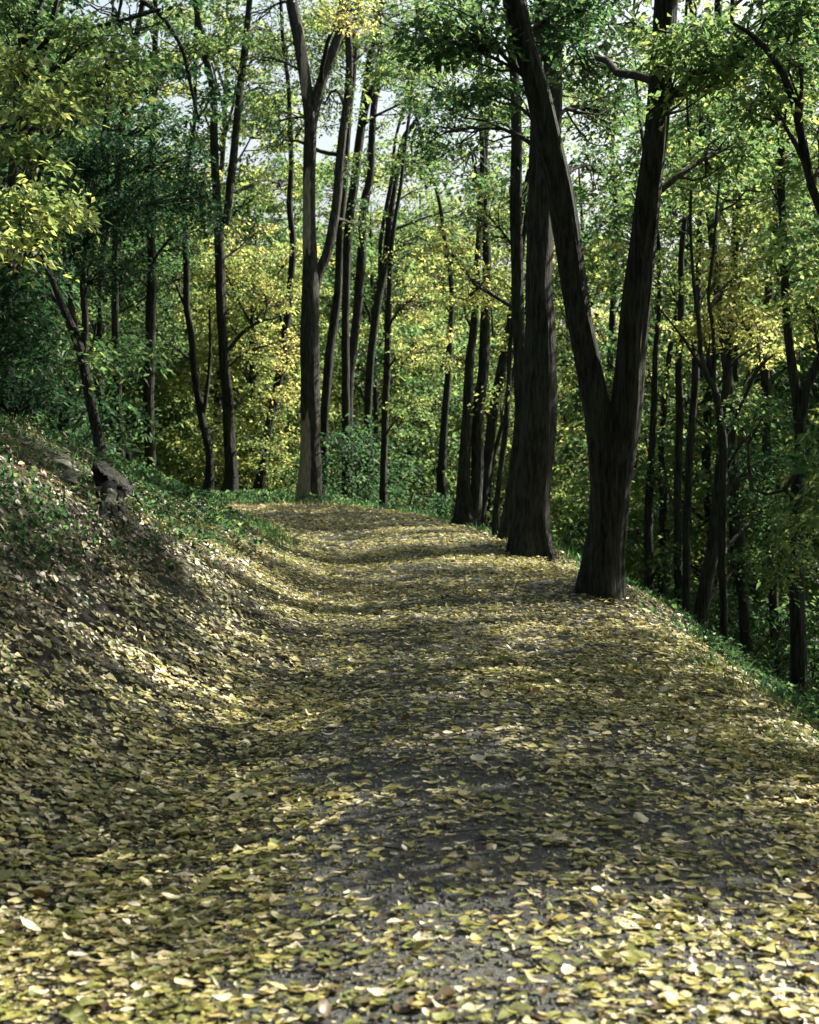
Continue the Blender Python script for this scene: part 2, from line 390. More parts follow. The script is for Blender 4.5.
# ------------------------------------------------------------------ grass / weeds
def make_grass():
    r = np.random.default_rng(5)
    n = 260000
    x = r.uniform(-6.5, 5, n); y = r.uniform(3.8, 46, n)
    u = x_left(y) - x; v = x - x_right(y)
    ns = fbm(x * 1.3, y * 1.1, 77, 3)
    w = .9 * sstep(.2, .9, u) * sstep(-.14, .12, ns) + .95 * sstep(-.35, .35, v) * sstep(-.22, .1, ns) + .6 * sstep(34, 38, y) * sstep(-.2, .1, ns)
    w += .9 * np.exp(-((u - .15) / .3)**2) * sstep(17, 22, y) + .8 * np.exp(-((y - 7.9) / .8)**2) * sstep(-.1, .4, u)
    k = (r.random(n) < w * .62) & (np.abs(x) < .25 * y + .8)
    x = x[k]; y = y[k]; n = len(x)
    h = r.uniform(.03, .10, n) * (1 + .6 * (y > 20)) * (1 + 1.1 * sstep(-.2, .8, x - x_right(y)) * r.random(n)); wd = r.uniform(.003, .007, n) * (1 + y / 22)
    yaw = r.uniform(0, 2 * np.pi, n); lean = r.uniform(.1, .9, n)
    z0 = H(x, y) - .005
    d = np.stack([np.cos(yaw), np.sin(yaw), np.zeros(n)], -1); s = np.stack([-np.sin(yaw), np.cos(yaw), np.zeros(n)], -1)
    b = np.stack([x, y, z0], -1); up = np.array([0, 0, 1.])
    V = np.stack([b - s * wd[:, None], b + s * wd[:, None],
                  b + d * (h * lean * .35)[:, None] + up * (h * .6)[:, None] + s * (wd * .8)[:, None], b + d * (h * lean * .35)[:, None] + up * (h * .6)[:, None] - s * (wd * .8)[:, None],
                  b + d * (h * lean)[:, None] + up * h[:, None] + s * (wd * .15)[:, None], b + d * (h * lean)[:, None] + up * h[:, None] - s * (wd * .15)[:, None]], 1)
    f = np.array([[0, 1, 2, 3], [3, 2, 4, 5]])
    F = (np.arange(n)[:, None, None] * 6 + f[None]).reshape(-1, 4)
    return mesh_np('grass', V.reshape(-1, 3), [F], attr=np.repeat(np.clip(r.normal(.45, .25, n), 0, 1), 2))
tag(link('grass', make_grass(), GRASS), 'short green grass growing through the leaves along the path edges', 'grass', kind='stuff')
# low broad-leaved weeds (ivy, herbs) on both banks
def make_weeds():
    r = np.random.default_rng(15)
    nc = 17000
    x = r.uniform(-6.5, 5.2, nc); y = r.uniform(4, 46, nc)
    u = x_left(y) - x; v = x - x_right(y); ns = fbm(x * 1.1, y * 1.1, 97, 3)
    w = .9 * sstep(.15, 1.0, u) * sstep(-.17, .1, ns) + .8 * np.exp(-((y - 8) / .9)**2) * sstep(-.1, .4, u) + .6 * sstep(0, .9, v) + .8 * sstep(35.5, 38, y)
    k = (r.random(nc) < w) & (np.abs(x) < .25 * y + 1); x = x[k]; y = y[k]; nc = len(x)
    m = 18
    cx = np.repeat(x, m) + r.normal(0, .09, nc * m); cy = np.repeat(y, m) + r.normal(0, .09, nc * m); n = nc * m
    L = r.uniform(.025, .06, n) * (1 + .5 * (cy > 18)); W = L * r.uniform(.5, .8, n)
    nn = np.stack([r.normal(0, .45, n), r.normal(0, .45, n), np.ones(n)], -1); nn /= np.linalg.norm(nn, axis=1)[:, None]
    z = H(cx, cy) + r.uniform(.015, .13, n) * (1 + .5 * (cy > 30)) * (1 + 1.3 * sstep(0, .8, cx - x_right(cy)) * np.repeat(r.random(nc) ** 2, m))
    V = place(leaf_grid(n, 3, 3, r, L, W, .8), np.stack([cx, cy, z], -1), nn, r.uniform(0, 6.28, n))
    return mesh_np('weeds', V.reshape(-1, 3), [grid_faces(n, 3, 3)], attr=np.repeat(np.clip(r.normal(.22, .18, n), 0, 1), 4), smooth=True)
tag(link('ground_ivy', make_weeds(), LEAF), 'low green broad leaved weeds trailing over the banks', 'ground ivy', kind='stuff')

# ------------------------------------------------------------------ foliage
def leaves(centres, rad, per, size, tint, r, flat=.45, spread=.12):
    """sprays of leaves round clump centres; arrays. returns V,F,tint"""
    nc = len(centres)
    n = nc * per
    C = np.repeat(centres, per, 0); Rr = np.repeat(rad, per)
    q = r.normal(0, 1, (n, 3)); q /= np.linalg.norm(q, axis=1)[:, None]
    q = q * (r.random(n) ** .5)[:, None]
    # every spray is a tilted flattened disc
    tn = r.normal(0, .35, (nc, 2)); T = np.repeat(tn, per, 0)
    P = C + q * Rr[:, None] * np.array([1, 1, flat])
    P[:, 2] += (q[:, 0] * T[:, 0] + q[:, 1] * T[:, 1]) * Rr - .25 * Rr * (q[:, 0]**2 + q[:, 1]**2)
    nn = np.stack([r.normal(0, .6, n), r.normal(0, .6, n), np.full(n, .75)], -1); nn /= np.linalg.norm(nn, axis=1)[:, None]
    L = size * r.uniform(.6, 1.3, n); W = L * r.uniform(.42, .75, n)
    a, b = basis(nn, np.arctan2(q[:, 1], q[:, 0]) + r.normal(0, .9, n))
    droop = r.uniform(.05, .5, n)
    tip = a * L[:, None]; tip[:, 2] -= droop * L
    mid = a * (L * .42)[:, None]; mid[:, 2] -= droop * L * .2
    V = np.stack([P, P + mid + b * (W * .5)[:, None] + nn * (L * .06)[:, None], P + tip, P + mid - b * (W * .5)[:, None] + nn * (L * .06)[:, None]], 1)
    F = np.arange(n * 4).reshape(-1, 4)
    t = np.repeat(tint, per) + r.normal(0, spread, n)
    return V.reshape(-1, 3), F, np.clip(t, 0, 1)

def bough(acc, start, centre, rads, clumps, r0, r):
    """limb from start to centre, twigs on to each clump"""
    start = np.asarray(start); centre = np.asarray(centre)
    L = np.linalg.norm(centre - start)
    k = max(5, int(L / .3)); t = np.linspace(0, 1, k)[:, None]
    bend = r.normal(0, .07 * L, 3); bend[2] = abs(bend[2]) * .4 + .06 * L
    limb = start + (centre - start) * t + bend * np.sin(np.pi * t) + np.cumsum(r.normal(0, .012 * L, (k, 3)), 0) * (t > 0)
    rr = r0 * (1 - .75 * t[:, 0]) + .004
    Vv, Ff = tube(limb, rr, 6); acc.add(Vv, Ff)
    for c in clumps:
        # leave the limb where it is nearest, biased inward
        dd = np.linalg.norm(limb - c, axis=1); i = int(np.argmin(dd)); i = max(1, i - int(r.integers(0, 3)))
        s = limb[i]; l = np.linalg.norm(c - s)
        if l < .08: continue
        m = max(3, min(7, int(l / .2) + 2)); q = np.linspace(0, 1, m)[:, None]
        b2 = r.normal(0, .09 * l, 3)
        tw = s + (c - s) * q + b2 * np.sin(np.pi * q) + r.normal(0, .02 * l, (m, 3)) * (q > 0) * (q < 1)
        w = min(rr[i] * .6, .008 + .006 * l)
        Vv, Ff = tube(tw, w * (1 - .8 * q[:, 0]) + .0015, 4); acc.add(Vv, Ff)

def fill_region(c, rads, nclump, r, hollow=.35):
    q = r.normal(0, 1, (nclump, 3)); q /= np.linalg.norm(q, axis=1)[:, None]
    rad = hollow + (1 - hollow) * r.random(nclump) ** .6
    P = np.asarray(c) + q * rad[:, None] * np.asarray(rads)
    return P

def make_tree(name, label, stems, regions, mat=BARK, d=None, seg=20, ridge=.006, step=.12, height=13, top_tint=.5, top_n=6, seed=0, lsize=.08, group=None, base=None, bare=None, lobes=.5, cat='tree', topr=1.6, low_branches=0, top_per=64, pack=1.0):
    """stems: list of [(px,py,wpx),...] from the base up; the first one starts at the ground."""
    r = np.random.default_rng(1000 + seed)
    b = stems[0][0]
    if d is None:
        g = cast(b[0], b[1]); d = g[1]
    mpp = d / FPX
    p0 = at(b[0], b[1], d); gz = hgt(p0[0], d)
    root = empty(name, (p0[0], d, gz)); tag(root, label, cat, group)
    off = np.array([p0[0], d, gz]); 
    skel = []; tops = []
    for si, st in enumerate(stems):
        ext = True
        if st[-1] == 'stop': ext = False; st = st[:-1]
        P = [at(a, b_, d) for a, b_, w in st]; W = [w * mpp * .5 for a, b_, w in st]
        wander = r.normal(0, .05, 2)
        if si == 0:
            if P[0][2] > gz - .05:
                if P[0][2] - gz > .5:
                    kx = r.normal(0, .03) * (P[0][2] - gz)
                    P = [np.array([P[0][0] + kx, d, gz])] + P; W = [W[0] * 1.12] + W
                P = [P[0] + np.array([0, 0, -(P[0][2] - gz) - .3 if P[0][2] - gz <= .5 else -.3])] + P; W = [W[0] * 1.05] + W
        else:
            # a limb bows slightly towards or away from the camera
            side = r.choice([-1, 1])
            for k in range(1, len(P)): P[k] = P[k] + np.array([0, side * .11 * (P[k][2] - P[0][2]) , 0])
        if ext:
            dirv = P[-1] - P[-2]; dirv /= np.linalg.norm(dirv); w = W[-1]; q = P[-1].copy(); zt = gz + height * r.uniform(.9, 1.08)
            ext_pts = []
            while q[2] < zt:
                dirv = dirv * .8 + np.array([0, 0, 1]) * .22 + r.normal(0, .07, 3); dirv /= np.linalg.norm(dirv)
                q = q + dirv * .9; w = w * .9
                P.append(q.copy()); W.append(max(w, .018)); ext_pts.append(q.copy())
            tops.append(ext_pts if ext_pts else [P[-1]])
        P, W = smooth_path(P, W, step)
        P = P + np.stack([fbm(P[:, 2] * .7, P[:, 2] * 0 + seed, seed + si) * .06, fbm(P[:, 2] * .5, P[:, 2] * 0 + 9 + seed, seed + si) * .3 * sstep(.2, 1.6, P[:, 2] - gz), 0 * P[:, 2]], -1) if si == 0 else P
        Vv, Ff = tube(P - off, W, seg, ridge=ridge, seed=seed + si * 7, lobes=lobes if si == 0 else 0, rk=11, gz=0)
        va = None
        if bare is not None:
            va = np.zeros(len(Vv))
            wv = Vv + off; 
            for (pa, pya, pb, pyb, sg) in bare:
                za, zb = at(0, pya, d)[2], at(0, pyb, d)[2]
                xa, xb = at(pa, 512, d)[0], at(pb, 512, d)[0]
                jag = .5 * fbm(wv[:, 0] * 14, wv[:, 2] * .8, 71, 2); mz = sstep(zb - .3, zb + .4, wv[:, 2] + jag) * (1 - sstep(za - .5, za + .3, wv[:, 2] + jag * 1.8))
                mxx = sstep(xa - .03, xa + .02, wv[:, 0]) * (1 - sstep(xb - .05, xb + .03, wv[:, 0]))
                va = np.maximum(va, mz * mxx * .95)
        link('trunk' if si == 0 or len(stems) < 2 else 'limb', mesh_np('trunk', Vv, [Ff], smooth=True, vattr=va), mat, root)
        skel.append(P)
    SK = np.vstack(skel)
    FA = Acc()
    def attach(c, tint, ncl, rads, per, lsz, dens):
        cand = SK[(SK[:, 2] < c[2] + .3) & (SK[:, 2] > gz + 1.0)]
        if len(cand) == 0: cand = SK
        dist = np.linalg.norm((cand - c) * np.array([1, 1, 1.6]) + np.array([0, 0, .9]), axis=1)
        s = cand[int(np.argmin(dist))]
        cl = fill_region(c, rads, ncl, r)
        ac = Acc(); L = np.linalg.norm(c - s)
        bough(ac, s - off, c - off, rads, cl - off, min(.05, .012 + .011 * L), r)
        link('branch', ac.mesh('branch', smooth=True), TWIG, root)
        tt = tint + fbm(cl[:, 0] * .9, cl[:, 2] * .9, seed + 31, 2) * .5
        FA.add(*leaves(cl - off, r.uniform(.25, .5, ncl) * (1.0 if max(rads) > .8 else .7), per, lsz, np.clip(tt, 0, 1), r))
    for rg in regions:
        px, py, rx, ry, dd, n, tint = rg[:7]; n = int(n * 1.5)
        lsz = rg[7] if len(rg) > 7 else lsize
        c = at(px, py, d + dd); m = (d + dd) / FPX
        attach(c, tint, n, (rx * m, max(.45, min(rx, ry) * m * 1.1), ry * m), 46, lsz * .92, 1)
    for ex in tops:
        for k in range(top_n):
            base_ = ex[int(len(ex) * (k + .5) / top_n) if len(ex) > 1 else 0]
            a = r.uniform(0, 2 * np.pi); rr_ = topr * r.uniform(.3, 1)
            c = base_ + np.array([math.cos(a) * rr_, math.sin(a) * rr_, r.uniform(-.2, .7)])
            attach(c, top_tint, int(12 * pack), (1.2, 1.2, .6), top_per, lsize * 1.3, 1)
    if FA.V: link('foliage', FA.mesh('foliage', smooth=False, attr=True), LEAF, root)
    return root

def copy_tree(o, parent=None):
    c = o.copy(); COL.objects.link(c)
    if parent is not None: c.parent = parent; c.matrix_parent_inverse = o.matrix_parent_inverse.copy()
    for ch in list(o.children): copy_tree(ch, c)
    return c
# ------------------------------------------------------------------ the trees of the photograph, near to far
MK = make_tree
# big forked tree at the right path edge
MK('forked_tree', 'thick forked tree with furrowed bark leaning in a V at the right path edge',
   [[(602, 594, 44.5), (605, 560, 41.8), (609, 520, 39.2), (611, 480, 40.9), (611, 455, 39.2), (612, 440, 32.0), (612, 430, 16.0), 'stop'],
    [(606, 500, 30.3), (604, 465, 31.2), (600, 432, 31.2), (594, 400, 28.5), (584, 352, 26.7), (573, 300, 24.9), (566, 250, 25.8), (558, 200, 25.8), (547, 150, 24.9), (535, 100, 24.0), (520, 50, 23.1), (509, 0, 20.5), (500, -50, 17.8)],
    [(613, 505, 32.0), (617, 465, 32.9), (622, 432, 32.9), (626, 403, 31.2), (630, 352, 27.6), (634, 300, 26.7), (639, 250, 25.8), (644, 200, 24.9), (650, 150, 23.1), (655, 75, 23.1), (659, 0, 21.4), (661, -60, 19.6)]],
   [(700, 60, 60, 40, -1.0, 22, .5), (590, 60, 40, 40, 2.0, 14, .4), (560, 20, 45, 30, .6, 16, .3), (730, 150, 50, 35, .5, 16, .5), (460, 30, 60, 35, -.5, 22, .35), (650, -60, 90, 40, 0, 30, .4), (780, 30, 60, 45, -1, 24, .45)],
   mat=BARK, seg=64, ridge=.019, step=.045, height=14.5, seed=1, lobes=.28, lsize=.078, topr=2.3, top_n=4, top_tint=.4)
MK('broad_tree', 'broadest single straight trunk, standing behind the left arm of the forked tree',
   [[(530, 556, 41), (530, 520, 38), (532, 480, 38), (538, 430, 36), (540, 380, 33), (541, 330, 29), (540, 280, 26), (542, 220, 28), (545, 150, 30), (547, 80, 31), (549, 0, 31), (552, -60, 26)],
    [(548, 40, 20), (560, -20, 18), (575, -80, 14)]],
   [(610, 110, 40, 35, 1.5, 16, .45), (480, 90, 45, 30, .5, 16, .3), (445, 130, 40, 30, 1.5, 12, .35), (590, 170, 30, 30, 2, 9, .5), (520, -30, 90, 40, 0, 26, .35)],
   seg=56, ridge=.02, step=.055, height=15.5, seed=2, lobes=.42, lsize=.078, topr=2.3, top_n=4, top_tint=.35)
MK('slim_tree', 'slim dark trunk leaning against the left side of the broadest trunk',
   [[(507, 540, 13), (512, 500, 13), (517, 464, 13), (521, 420, 13), (521, 380, 14), (520, 340, 13), (518, 300, 13), (518, 250, 13), (517, 200, 12), (517, 140, 11), (514, 80, 10), (508, 20, 9)]],
   [(490, 215, 35, 35, .5, 9, .55), (470, 280, 40, 30, 1, 8, .65)], seg=20, seed=3, height=13, top_n=5, top_tint=.5)
MK('twin_tree', 'dark twin-stemmed tree joined at its base on the right edge of the path bend',
   [[(464, 523, 22), (463, 500, 15), (464, 464, 12), (467, 417, 11), (470, 361, 9), (474, 330, 8), (478, 270, 7)],
    [(474, 526, 14), (476, 500, 13), (478, 464, 13), (478, 417, 12), (484, 370, 11), (486, 319, 10), (488, 260, 9), (486, 200, 8)]],
   [(480, 290, 28, 26, -.6, 8, .72), (450, 250, 35, 28, 0, 9, .7), (505, 270, 20, 28, 1, 5, .6), (470, 170, 45, 30, 1, 12, .55)], seg=20, seed=4, height=13, top_n=4, d=28.5)
MK('leaning_tree', 'dark leaning trunk just right of the twin-stemmed tree',
   [[(480, 525, 11), (484, 490, 10), (489, 452, 10), (494, 410, 10), (501, 370, 10), (508, 330, 8), (514, 290, 7), (520, 230, 6)]],
   [(505, 240, 30, 30, 1, 7, .6)], d=32, seg=14, seed=5, height=12, top_n=3)
MK('sapling', 'thin sapling stem between the leaning trunk and the broadest trunk',
   [[(494, 528, 7), (498, 495, 6), (502, 464, 6), (507, 417, 6), (510, 382, 5), (512, 340, 5)]],
   [(515, 330, 18, 22, .5, 4, .6), (500, 395, 16, 14, .5, 3, .5)], seg=10, seed=6, height=9, top_n=3, topr=1)
MK('slanting_sapling', 'very thin slanting sapling crossing behind the leaning trunk',
   [[(484, 500, 5), (492, 460, 5), (500, 430, 4), (508, 400, 4), (513, 370, 3)]],
   [(516, 360, 18, 16, 0, 3, .5)], d=34, seg=8, seed=7, height=8, top_n=2, topr=1)
MK('far_tree', 'straight far trunk left of the twin-stemmed tree',
   [[(441, 490, 9), (442, 464, 9), (445, 420, 8), (448, 382, 7), (450, 340, 6), (452, 290, 5)]],
   [(445, 350, 28, 22, -1, 7, .65), (440, 290, 34, 28, 0, 9, .7), (430, 400, 30, 20, 1, 7, .45)], d=45, seg=12, seed=8, height=14, top_n=4)
MK('weathered_tree', 'tall trunk with pale stripped bark at its foot where the path bends, forking high up',
   [[(310, 503, 25), (310, 470, 22), (310, 448, 20), (310, 400, 20), (310, 349, 20), (311, 293, 17), (309, 205, 13), (310, 150, 13), (311, 112, 8), 'stop'],
    [(310, 145, 12), (310, 120, 12), (305, 80, 12), (298, 35, 12), (291, 0, 12), (286, -40, 10)],
    [(311, 145, 11), (312, 118, 12), (322, 78, 11), (334, 45, 10), (341, 20, 9), (343, -30, 8)],
    [(313, 300, 10), (319, 272, 10), (328, 249, 10), (336, 200, 9), (341, 140, 9), (348, 80, 8), (348, 38, 7), (345, 0, 6)]],
   [(345, 15, 45, 22, -3, 12, .68), (300, 20, 36, 22, 1, 9, .5), (262, 60, 34, 24, 1, 10, .5), (255, 20, 34, 24, 3, 10, .5), (275, 150, 26, 30, 3, 8, .5), (400, 20, 36, 22, 4, 9, .45), (325, 60, 26, 30, 5, 8, .5), (380, 45, 30, 24, 1, 8, .4), (345, 170, 22, 30, 2, 7, .45), (330, 110, 30, 30, 3, 9, .4), (365, 220, 26, 26, 4, 7, .5), (280, 120, 24, 34, 2, 8, .45)],
   mat=BARK3, seg=36, ridge=.008, step=.08, height=16.5, seed=9, lobes=.14, top_n=4,
   bare=[(294, 418, 312, 520, 0), (300, 165, 312, 258, 0), (302, 20, 309, 100, 0)])
MK('pole_tree', 'slim pole-like trunk just right of the pale-footed trunk',
   [[(324, 495, 10), (324, 435, 9), (326, 390, 9), (330, 349, 9), (334, 316, 9), (338, 283, 8), (342, 220, 8), (347, 150, 7), (352, 90, 6), (356, 20, 6)]],
   [(350, 60, 28, 25, 0, 6, .4), (325, 60, 24, 26, 1, 6, .4)], d=42, seg=12, seed=10, height=16, top_n=3)
MK('pole_tree', 'second slim pole-like trunk right of the pale-footed trunk',
   [[(347, 490, 9), (346, 435, 9), (345, 349, 8), (346, 283, 8), (350, 220, 9), (356, 165, 9), (364, 110, 8), (372, 50, 6)],
    [(358, 160, 6), (366, 110, 6), (380, 70, 5), (398, 35, 4), 'stop']],
   [(375, 60, 34, 25, 0, 9, .3), (402, 75, 30, 22, -1, 9, .25), (400, 30, 34, 24, 0, 9, .35), (430, 100, 34, 26, -1, 9, .3)], d=41, seg=12, seed=11, height=16, top_n=3)
MK('pole_tree', 'third slim pole-like trunk, bowed to the right, in the clump behind the path bend',
   [[(350, 492, 9), (348, 440, 9), (349, 382, 9), (353, 345, 9), (357, 310, 9), (361, 262, 9), (364, 205, 8), (370, 176, 7), (373, 117, 7), (380, 60, 6)]],
   [(390, 120, 24, 20, 0, 5, .45)], d=44, seg=12, seed=12, height=16, top_n=3)
MK('pole_tree', 'fourth pole-like trunk with a steep right branch, in the clump behind the path bend',
   [[(372, 495, 8), (369, 440, 8), (369, 392, 8), (372, 345, 8), (378, 299, 8), (386, 255, 8), (391, 211, 7), (402, 146, 6), (414, 125, 5), (428, 105, 4)],
    [(380, 290, 4), (381, 240, 4), (392, 180, 4), (396, 140, 3), (410, 90, 3)]],
   [(420, 190, 26, 24, 1, 5, .5), (410, 235, 26, 20, 0, 6, .6), (440, 150, 34, 28, 0, 9, .45), (400, 180, 28, 28, 1, 6, .5), (455, 210, 30, 24, 0, 7, .5)], d=46, seg=12, seed=13, height=16, top_n=3)
MK('pole_tree', 'thin straight stem at the right end of the clump behind the path bend',
   [[(383, 505, 8), (384, 470, 7), (385, 430, 7), (387, 349, 7), (389, 306, 6), (391, 250, 5), (400, 190, 4)]],
   [(415, 300, 32, 28, -1, 9, .72), (425, 350, 34, 26, -1.5, 9, .7), (412, 255, 24, 18, 0, 5, .65), (410, 410, 26, 22, -.5, 6, .45)], d=39, seg=12, seed=14, height=13, top_n=3)
MK('curved_tree', 'dark trunk with two high stems left of the yellow foliage at the path bend',
   [[(229, 499, 18), (231, 475, 13), (230, 448, 12), (226, 382, 11), (221, 316, 10), (219, 250, 10), (216, 190, 9), (214, 140, 8), (212, 90, 7), (203, 45, 6), (196, 0, 6)],
    [(226, 225, 8), (229, 190, 8), (233, 150, 8), (237, 100, 7), (242, 55, 7), (247, 0, 6)],
    [(229, 350, 4), (240, 335, 4), (258, 322, 3), (275, 318, 2), 'stop']],
   [(262, 290, 34, 26, .5, 10, .72), (262, 95, 30, 30, 3, 10, .5), (285, 50, 26, 30, 4, 8, .5), (280, 190, 24, 26, 3, 7, .55), (255, 240, 32, 26, 1, 9, .72), (268, 345, 30, 22, 0, 9, .85), (245, 180, 30, 28, 1, 7, .55), (225, 60, 34, 30, 1, 8, .5)], seg=20, seed=15, height=15, top_n=4, lobes=.25)
MK('crooked_tree', 'thin crooked trunk left of the two-stemmed trunk behind the bank',
   [[(208, 499, 10), (209, 454, 8), (201, 415, 8), (194, 375, 7), (191, 332, 7), (188, 309, 7), (187, 266, 7), (185, 220, 6), (188, 170, 5)],
    [(203, 420, 4), (208, 385, 4), (211, 350, 3), (211, 310, 3), 'stop'], [(189, 312, 4), (182, 300, 3), (176, 285, 3), 'stop']],
   [(165, 340, 26, 20, 0, 5, .55), (180, 270, 30, 24, .5, 6, .5), (215, 430, 20, 20, 1.5, 4, .45)], seg=14, seed=16, height=11, top_n=3, topr=1.2, d=39)
MK('slanting_tree', 'slanting trunk half hidden by yellow leaves left of the pale-footed trunk',
   [[(257, 502, 13), (262, 470, 10), (266, 440, 9), (273, 405, 9), (279, 375, 9), (284, 335, 8), (289, 300, 8), (292, 250, 7), (290, 200, 6)]],
   [(272, 400, 32, 24, -1.5, 11, .74), (262, 440, 30, 22, -1.2, 10, .66), (282, 350, 24, 26, -2, 7, .74), (265, 475, 30, 14, 0, 5, .6), (275, 300, 26, 26, -2, 8, .8)], d=41, seg=14, seed=17, height=13, top_n=4)
MK('upright_tree', 'straight dark trunk rising behind the end of the bank',
   [[(150, 492, 13), (150, 450, 11), (149, 400, 11), (150, 355, 11), (151, 315, 10), (152, 270, 9), (150, 210, 8), (152, 150, 7)]],
   [(150, 200, 50, 35, -1, 20, .12), (190, 230, 40, 34, -1, 14, .12), (120, 260, 30, 24, 0, 7, .2)], d=37, seg=16, seed=18, height=13, top_n=3)  # these boughs tinted dark, shade put into their leaf colour
MK('bent_tree', 'bent trunk leaning left above the bank, nearest the straight dark trunk',
   [[(134, 478, 9), (128, 455, 8), (118, 435, 8), (108, 415, 7), (100, 395, 7), (96, 370, 6), (97, 340, 5)]],
   [(90, 320, 34, 24, 0, 9, .25), (125, 350, 24, 20, .5, 5, .3)], d=28, seg=14, seed=19, height=8.5, top_n=3, topr=1.2, top_tint=.15)
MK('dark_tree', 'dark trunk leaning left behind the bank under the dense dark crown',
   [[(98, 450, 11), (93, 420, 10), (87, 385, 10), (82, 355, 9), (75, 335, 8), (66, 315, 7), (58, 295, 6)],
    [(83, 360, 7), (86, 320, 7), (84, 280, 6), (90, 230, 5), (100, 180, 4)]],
   [(95, 160, 48, 36, -1, 26, .05), (70, 220, 48, 36, -.5, 24, .05), (130, 205, 44, 40, -1.2, 24, .07), (170, 160, 36, 30, -.6, 15, .1), (110, 265, 46, 26, -.5, 16, .06), (40, 280, 36, 30, .5, 12, .08), (200, 200, 30, 36, -.3, 12, .1), (150, 120, 36, 24, 0, 10, .15)],  # leaf tints near black, painting in the shade this crown hangs in
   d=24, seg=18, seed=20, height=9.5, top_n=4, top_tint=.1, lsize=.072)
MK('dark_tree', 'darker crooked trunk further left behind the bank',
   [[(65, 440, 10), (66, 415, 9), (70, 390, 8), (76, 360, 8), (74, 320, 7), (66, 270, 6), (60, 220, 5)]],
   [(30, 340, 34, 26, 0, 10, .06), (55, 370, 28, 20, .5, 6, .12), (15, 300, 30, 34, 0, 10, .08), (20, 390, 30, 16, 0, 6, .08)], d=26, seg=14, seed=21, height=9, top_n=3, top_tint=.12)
MK('shaded_tree', 'shaded trunk at the left photo edge above the yellow leaf spray',
   [[(4, 420, 16), (6, 360, 15), (8, 300, 14), (10, 230, 13), (12, 170, 12), (15, 140, 12), (18, 90, 11), (26, 40, 10), (40, 0, 8)],
    [(16, 120, 7), (28, 90, 7), (40, 55, 7), (50, 20, 6), (56, -15, 5)],
    [(30, 60, 5), (55, 32, 5), (85, 28, 4), (120, 20, 4), (160, 8, 3), 'stop']],
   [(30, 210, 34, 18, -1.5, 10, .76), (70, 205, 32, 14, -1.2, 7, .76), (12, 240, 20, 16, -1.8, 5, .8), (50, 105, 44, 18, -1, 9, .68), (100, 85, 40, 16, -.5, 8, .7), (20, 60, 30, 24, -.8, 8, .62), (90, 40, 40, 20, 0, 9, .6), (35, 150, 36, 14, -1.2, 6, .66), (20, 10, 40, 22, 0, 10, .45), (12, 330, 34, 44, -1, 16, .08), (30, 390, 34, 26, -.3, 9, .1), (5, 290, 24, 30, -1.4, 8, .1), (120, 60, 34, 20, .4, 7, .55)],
   d=15, seg=22, seed=22, height=9, top_n=4, lsize=.072)
MK('arching_tree', 'thin trunk arching to the right high above the dense dark crown',
   [[(120, 440, 9), (118, 380, 8), (116, 300, 8), (118, 200, 7), (124, 110, 7), (134, 40, 6), (146, -20, 6)],
    [(140, 0, 5), (158, 12, 5), (172, 30, 5), (182, 50, 4), (188, 75, 4), (194, 105, 3), (197, 115, 2), 'stop']],
   [(180, 40, 40, 24, .5, 8, .45), (140, 70, 40, 20, 0, 7, .5), (200, 100, 30, 22, 1, 5, .4), (130, 10, 40, 22, 0, 8, .45)], d=27, seg=12, seed=23, height=12, top_n=3, top_tint=.4)
# right slope
MK('slope_tree', 'slim straight trunk right of the forked tree, left of a close pair',
   [[(679, 640, 8), (678, 553, 8), (678, 471, 8), (680, 417, 8), (680, 370, 8), (681, 310, 7), (683, 240, 6)]],
   [(690, 320, 26, 24, -.6, 8, .72), (665, 280, 26, 30, 0, 7, .7), (660, 480, 26, 26, 1, 6, .45)], d=30, seg=12, seed=24, height=15, top_n=3)
MK('slope_tree', 'slim straight trunk right of the forked tree, right of a close pair',
   [[(687, 650, 9), (687, 553, 8), (688, 471, 8), (692, 417, 8), (695, 370, 8), (697, 310, 7), (700, 230, 6)]],
   [(715, 280, 30, 26, .5, 8, .72), (700, 220, 34, 28, 0, 8, .6)], d=28, seg=12, seed=25, height=15, top_n=3)
MK('branching_tree', 'slender dark tree with spreading upswept branches on the right slope',
   [[(724, 650, 9), (724, 597, 8), (723, 553, 9), (724, 499, 9), (723, 444, 9), (720, 425, 8), (714, 389, 7), (706, 376, 6), (700, 350, 5), (698, 320, 5), (694, 290, 4), (690, 240, 3)],
    [(714, 392, 5), (714, 370, 5), (715, 350, 4), (713, 320, 4), (710, 295, 3), (716, 250, 3)],
    [(726, 434, 4), (737, 415, 4), (747, 395, 4), (757, 373, 4), (768, 360, 3), (780, 351, 2), 'stop'],
    [(726, 470, 3), (740, 445, 3), (757, 428, 2), 'stop'], [(704, 374, 3), (690, 350, 3), (672, 325, 2), (655, 305, 2), 'stop'], [(698, 405, 3), (712, 396, 2), (735, 360, 2), (758, 345, 2), 'stop']],
   [(700, 330, 28, 22, .5, 8, .75), (735, 310, 28, 24, .5, 8, .78), (765, 340, 28, 24, .3, 7, .76), (725, 260, 30, 24, .5, 8, .65), (755, 270, 30, 24, 1, 7, .7), (755, 460, 36, 24, .5, 11, .28), (760, 510, 34, 24, .8, 10, .3), (735, 400, 24, 16, .8, 4, .5)],
   d=23, seg=16, seed=26, height=12, top_n=4)
MK('leaning_slope_tree', 'thicker trunk leaning right behind the slender branching tree',
   [[(698, 640, 17), (701, 600, 15), (709, 560, 14), (715, 510, 12), (719, 460, 10), (724, 400, 9), (730, 330, 8), (735, 260, 7)]],
   [(750, 220, 34, 30, 0, 10, .6), (740, 560, 26, 20, 1, 5, .35)], d=25, seg=18, seed=27, height=13, top_n=3)
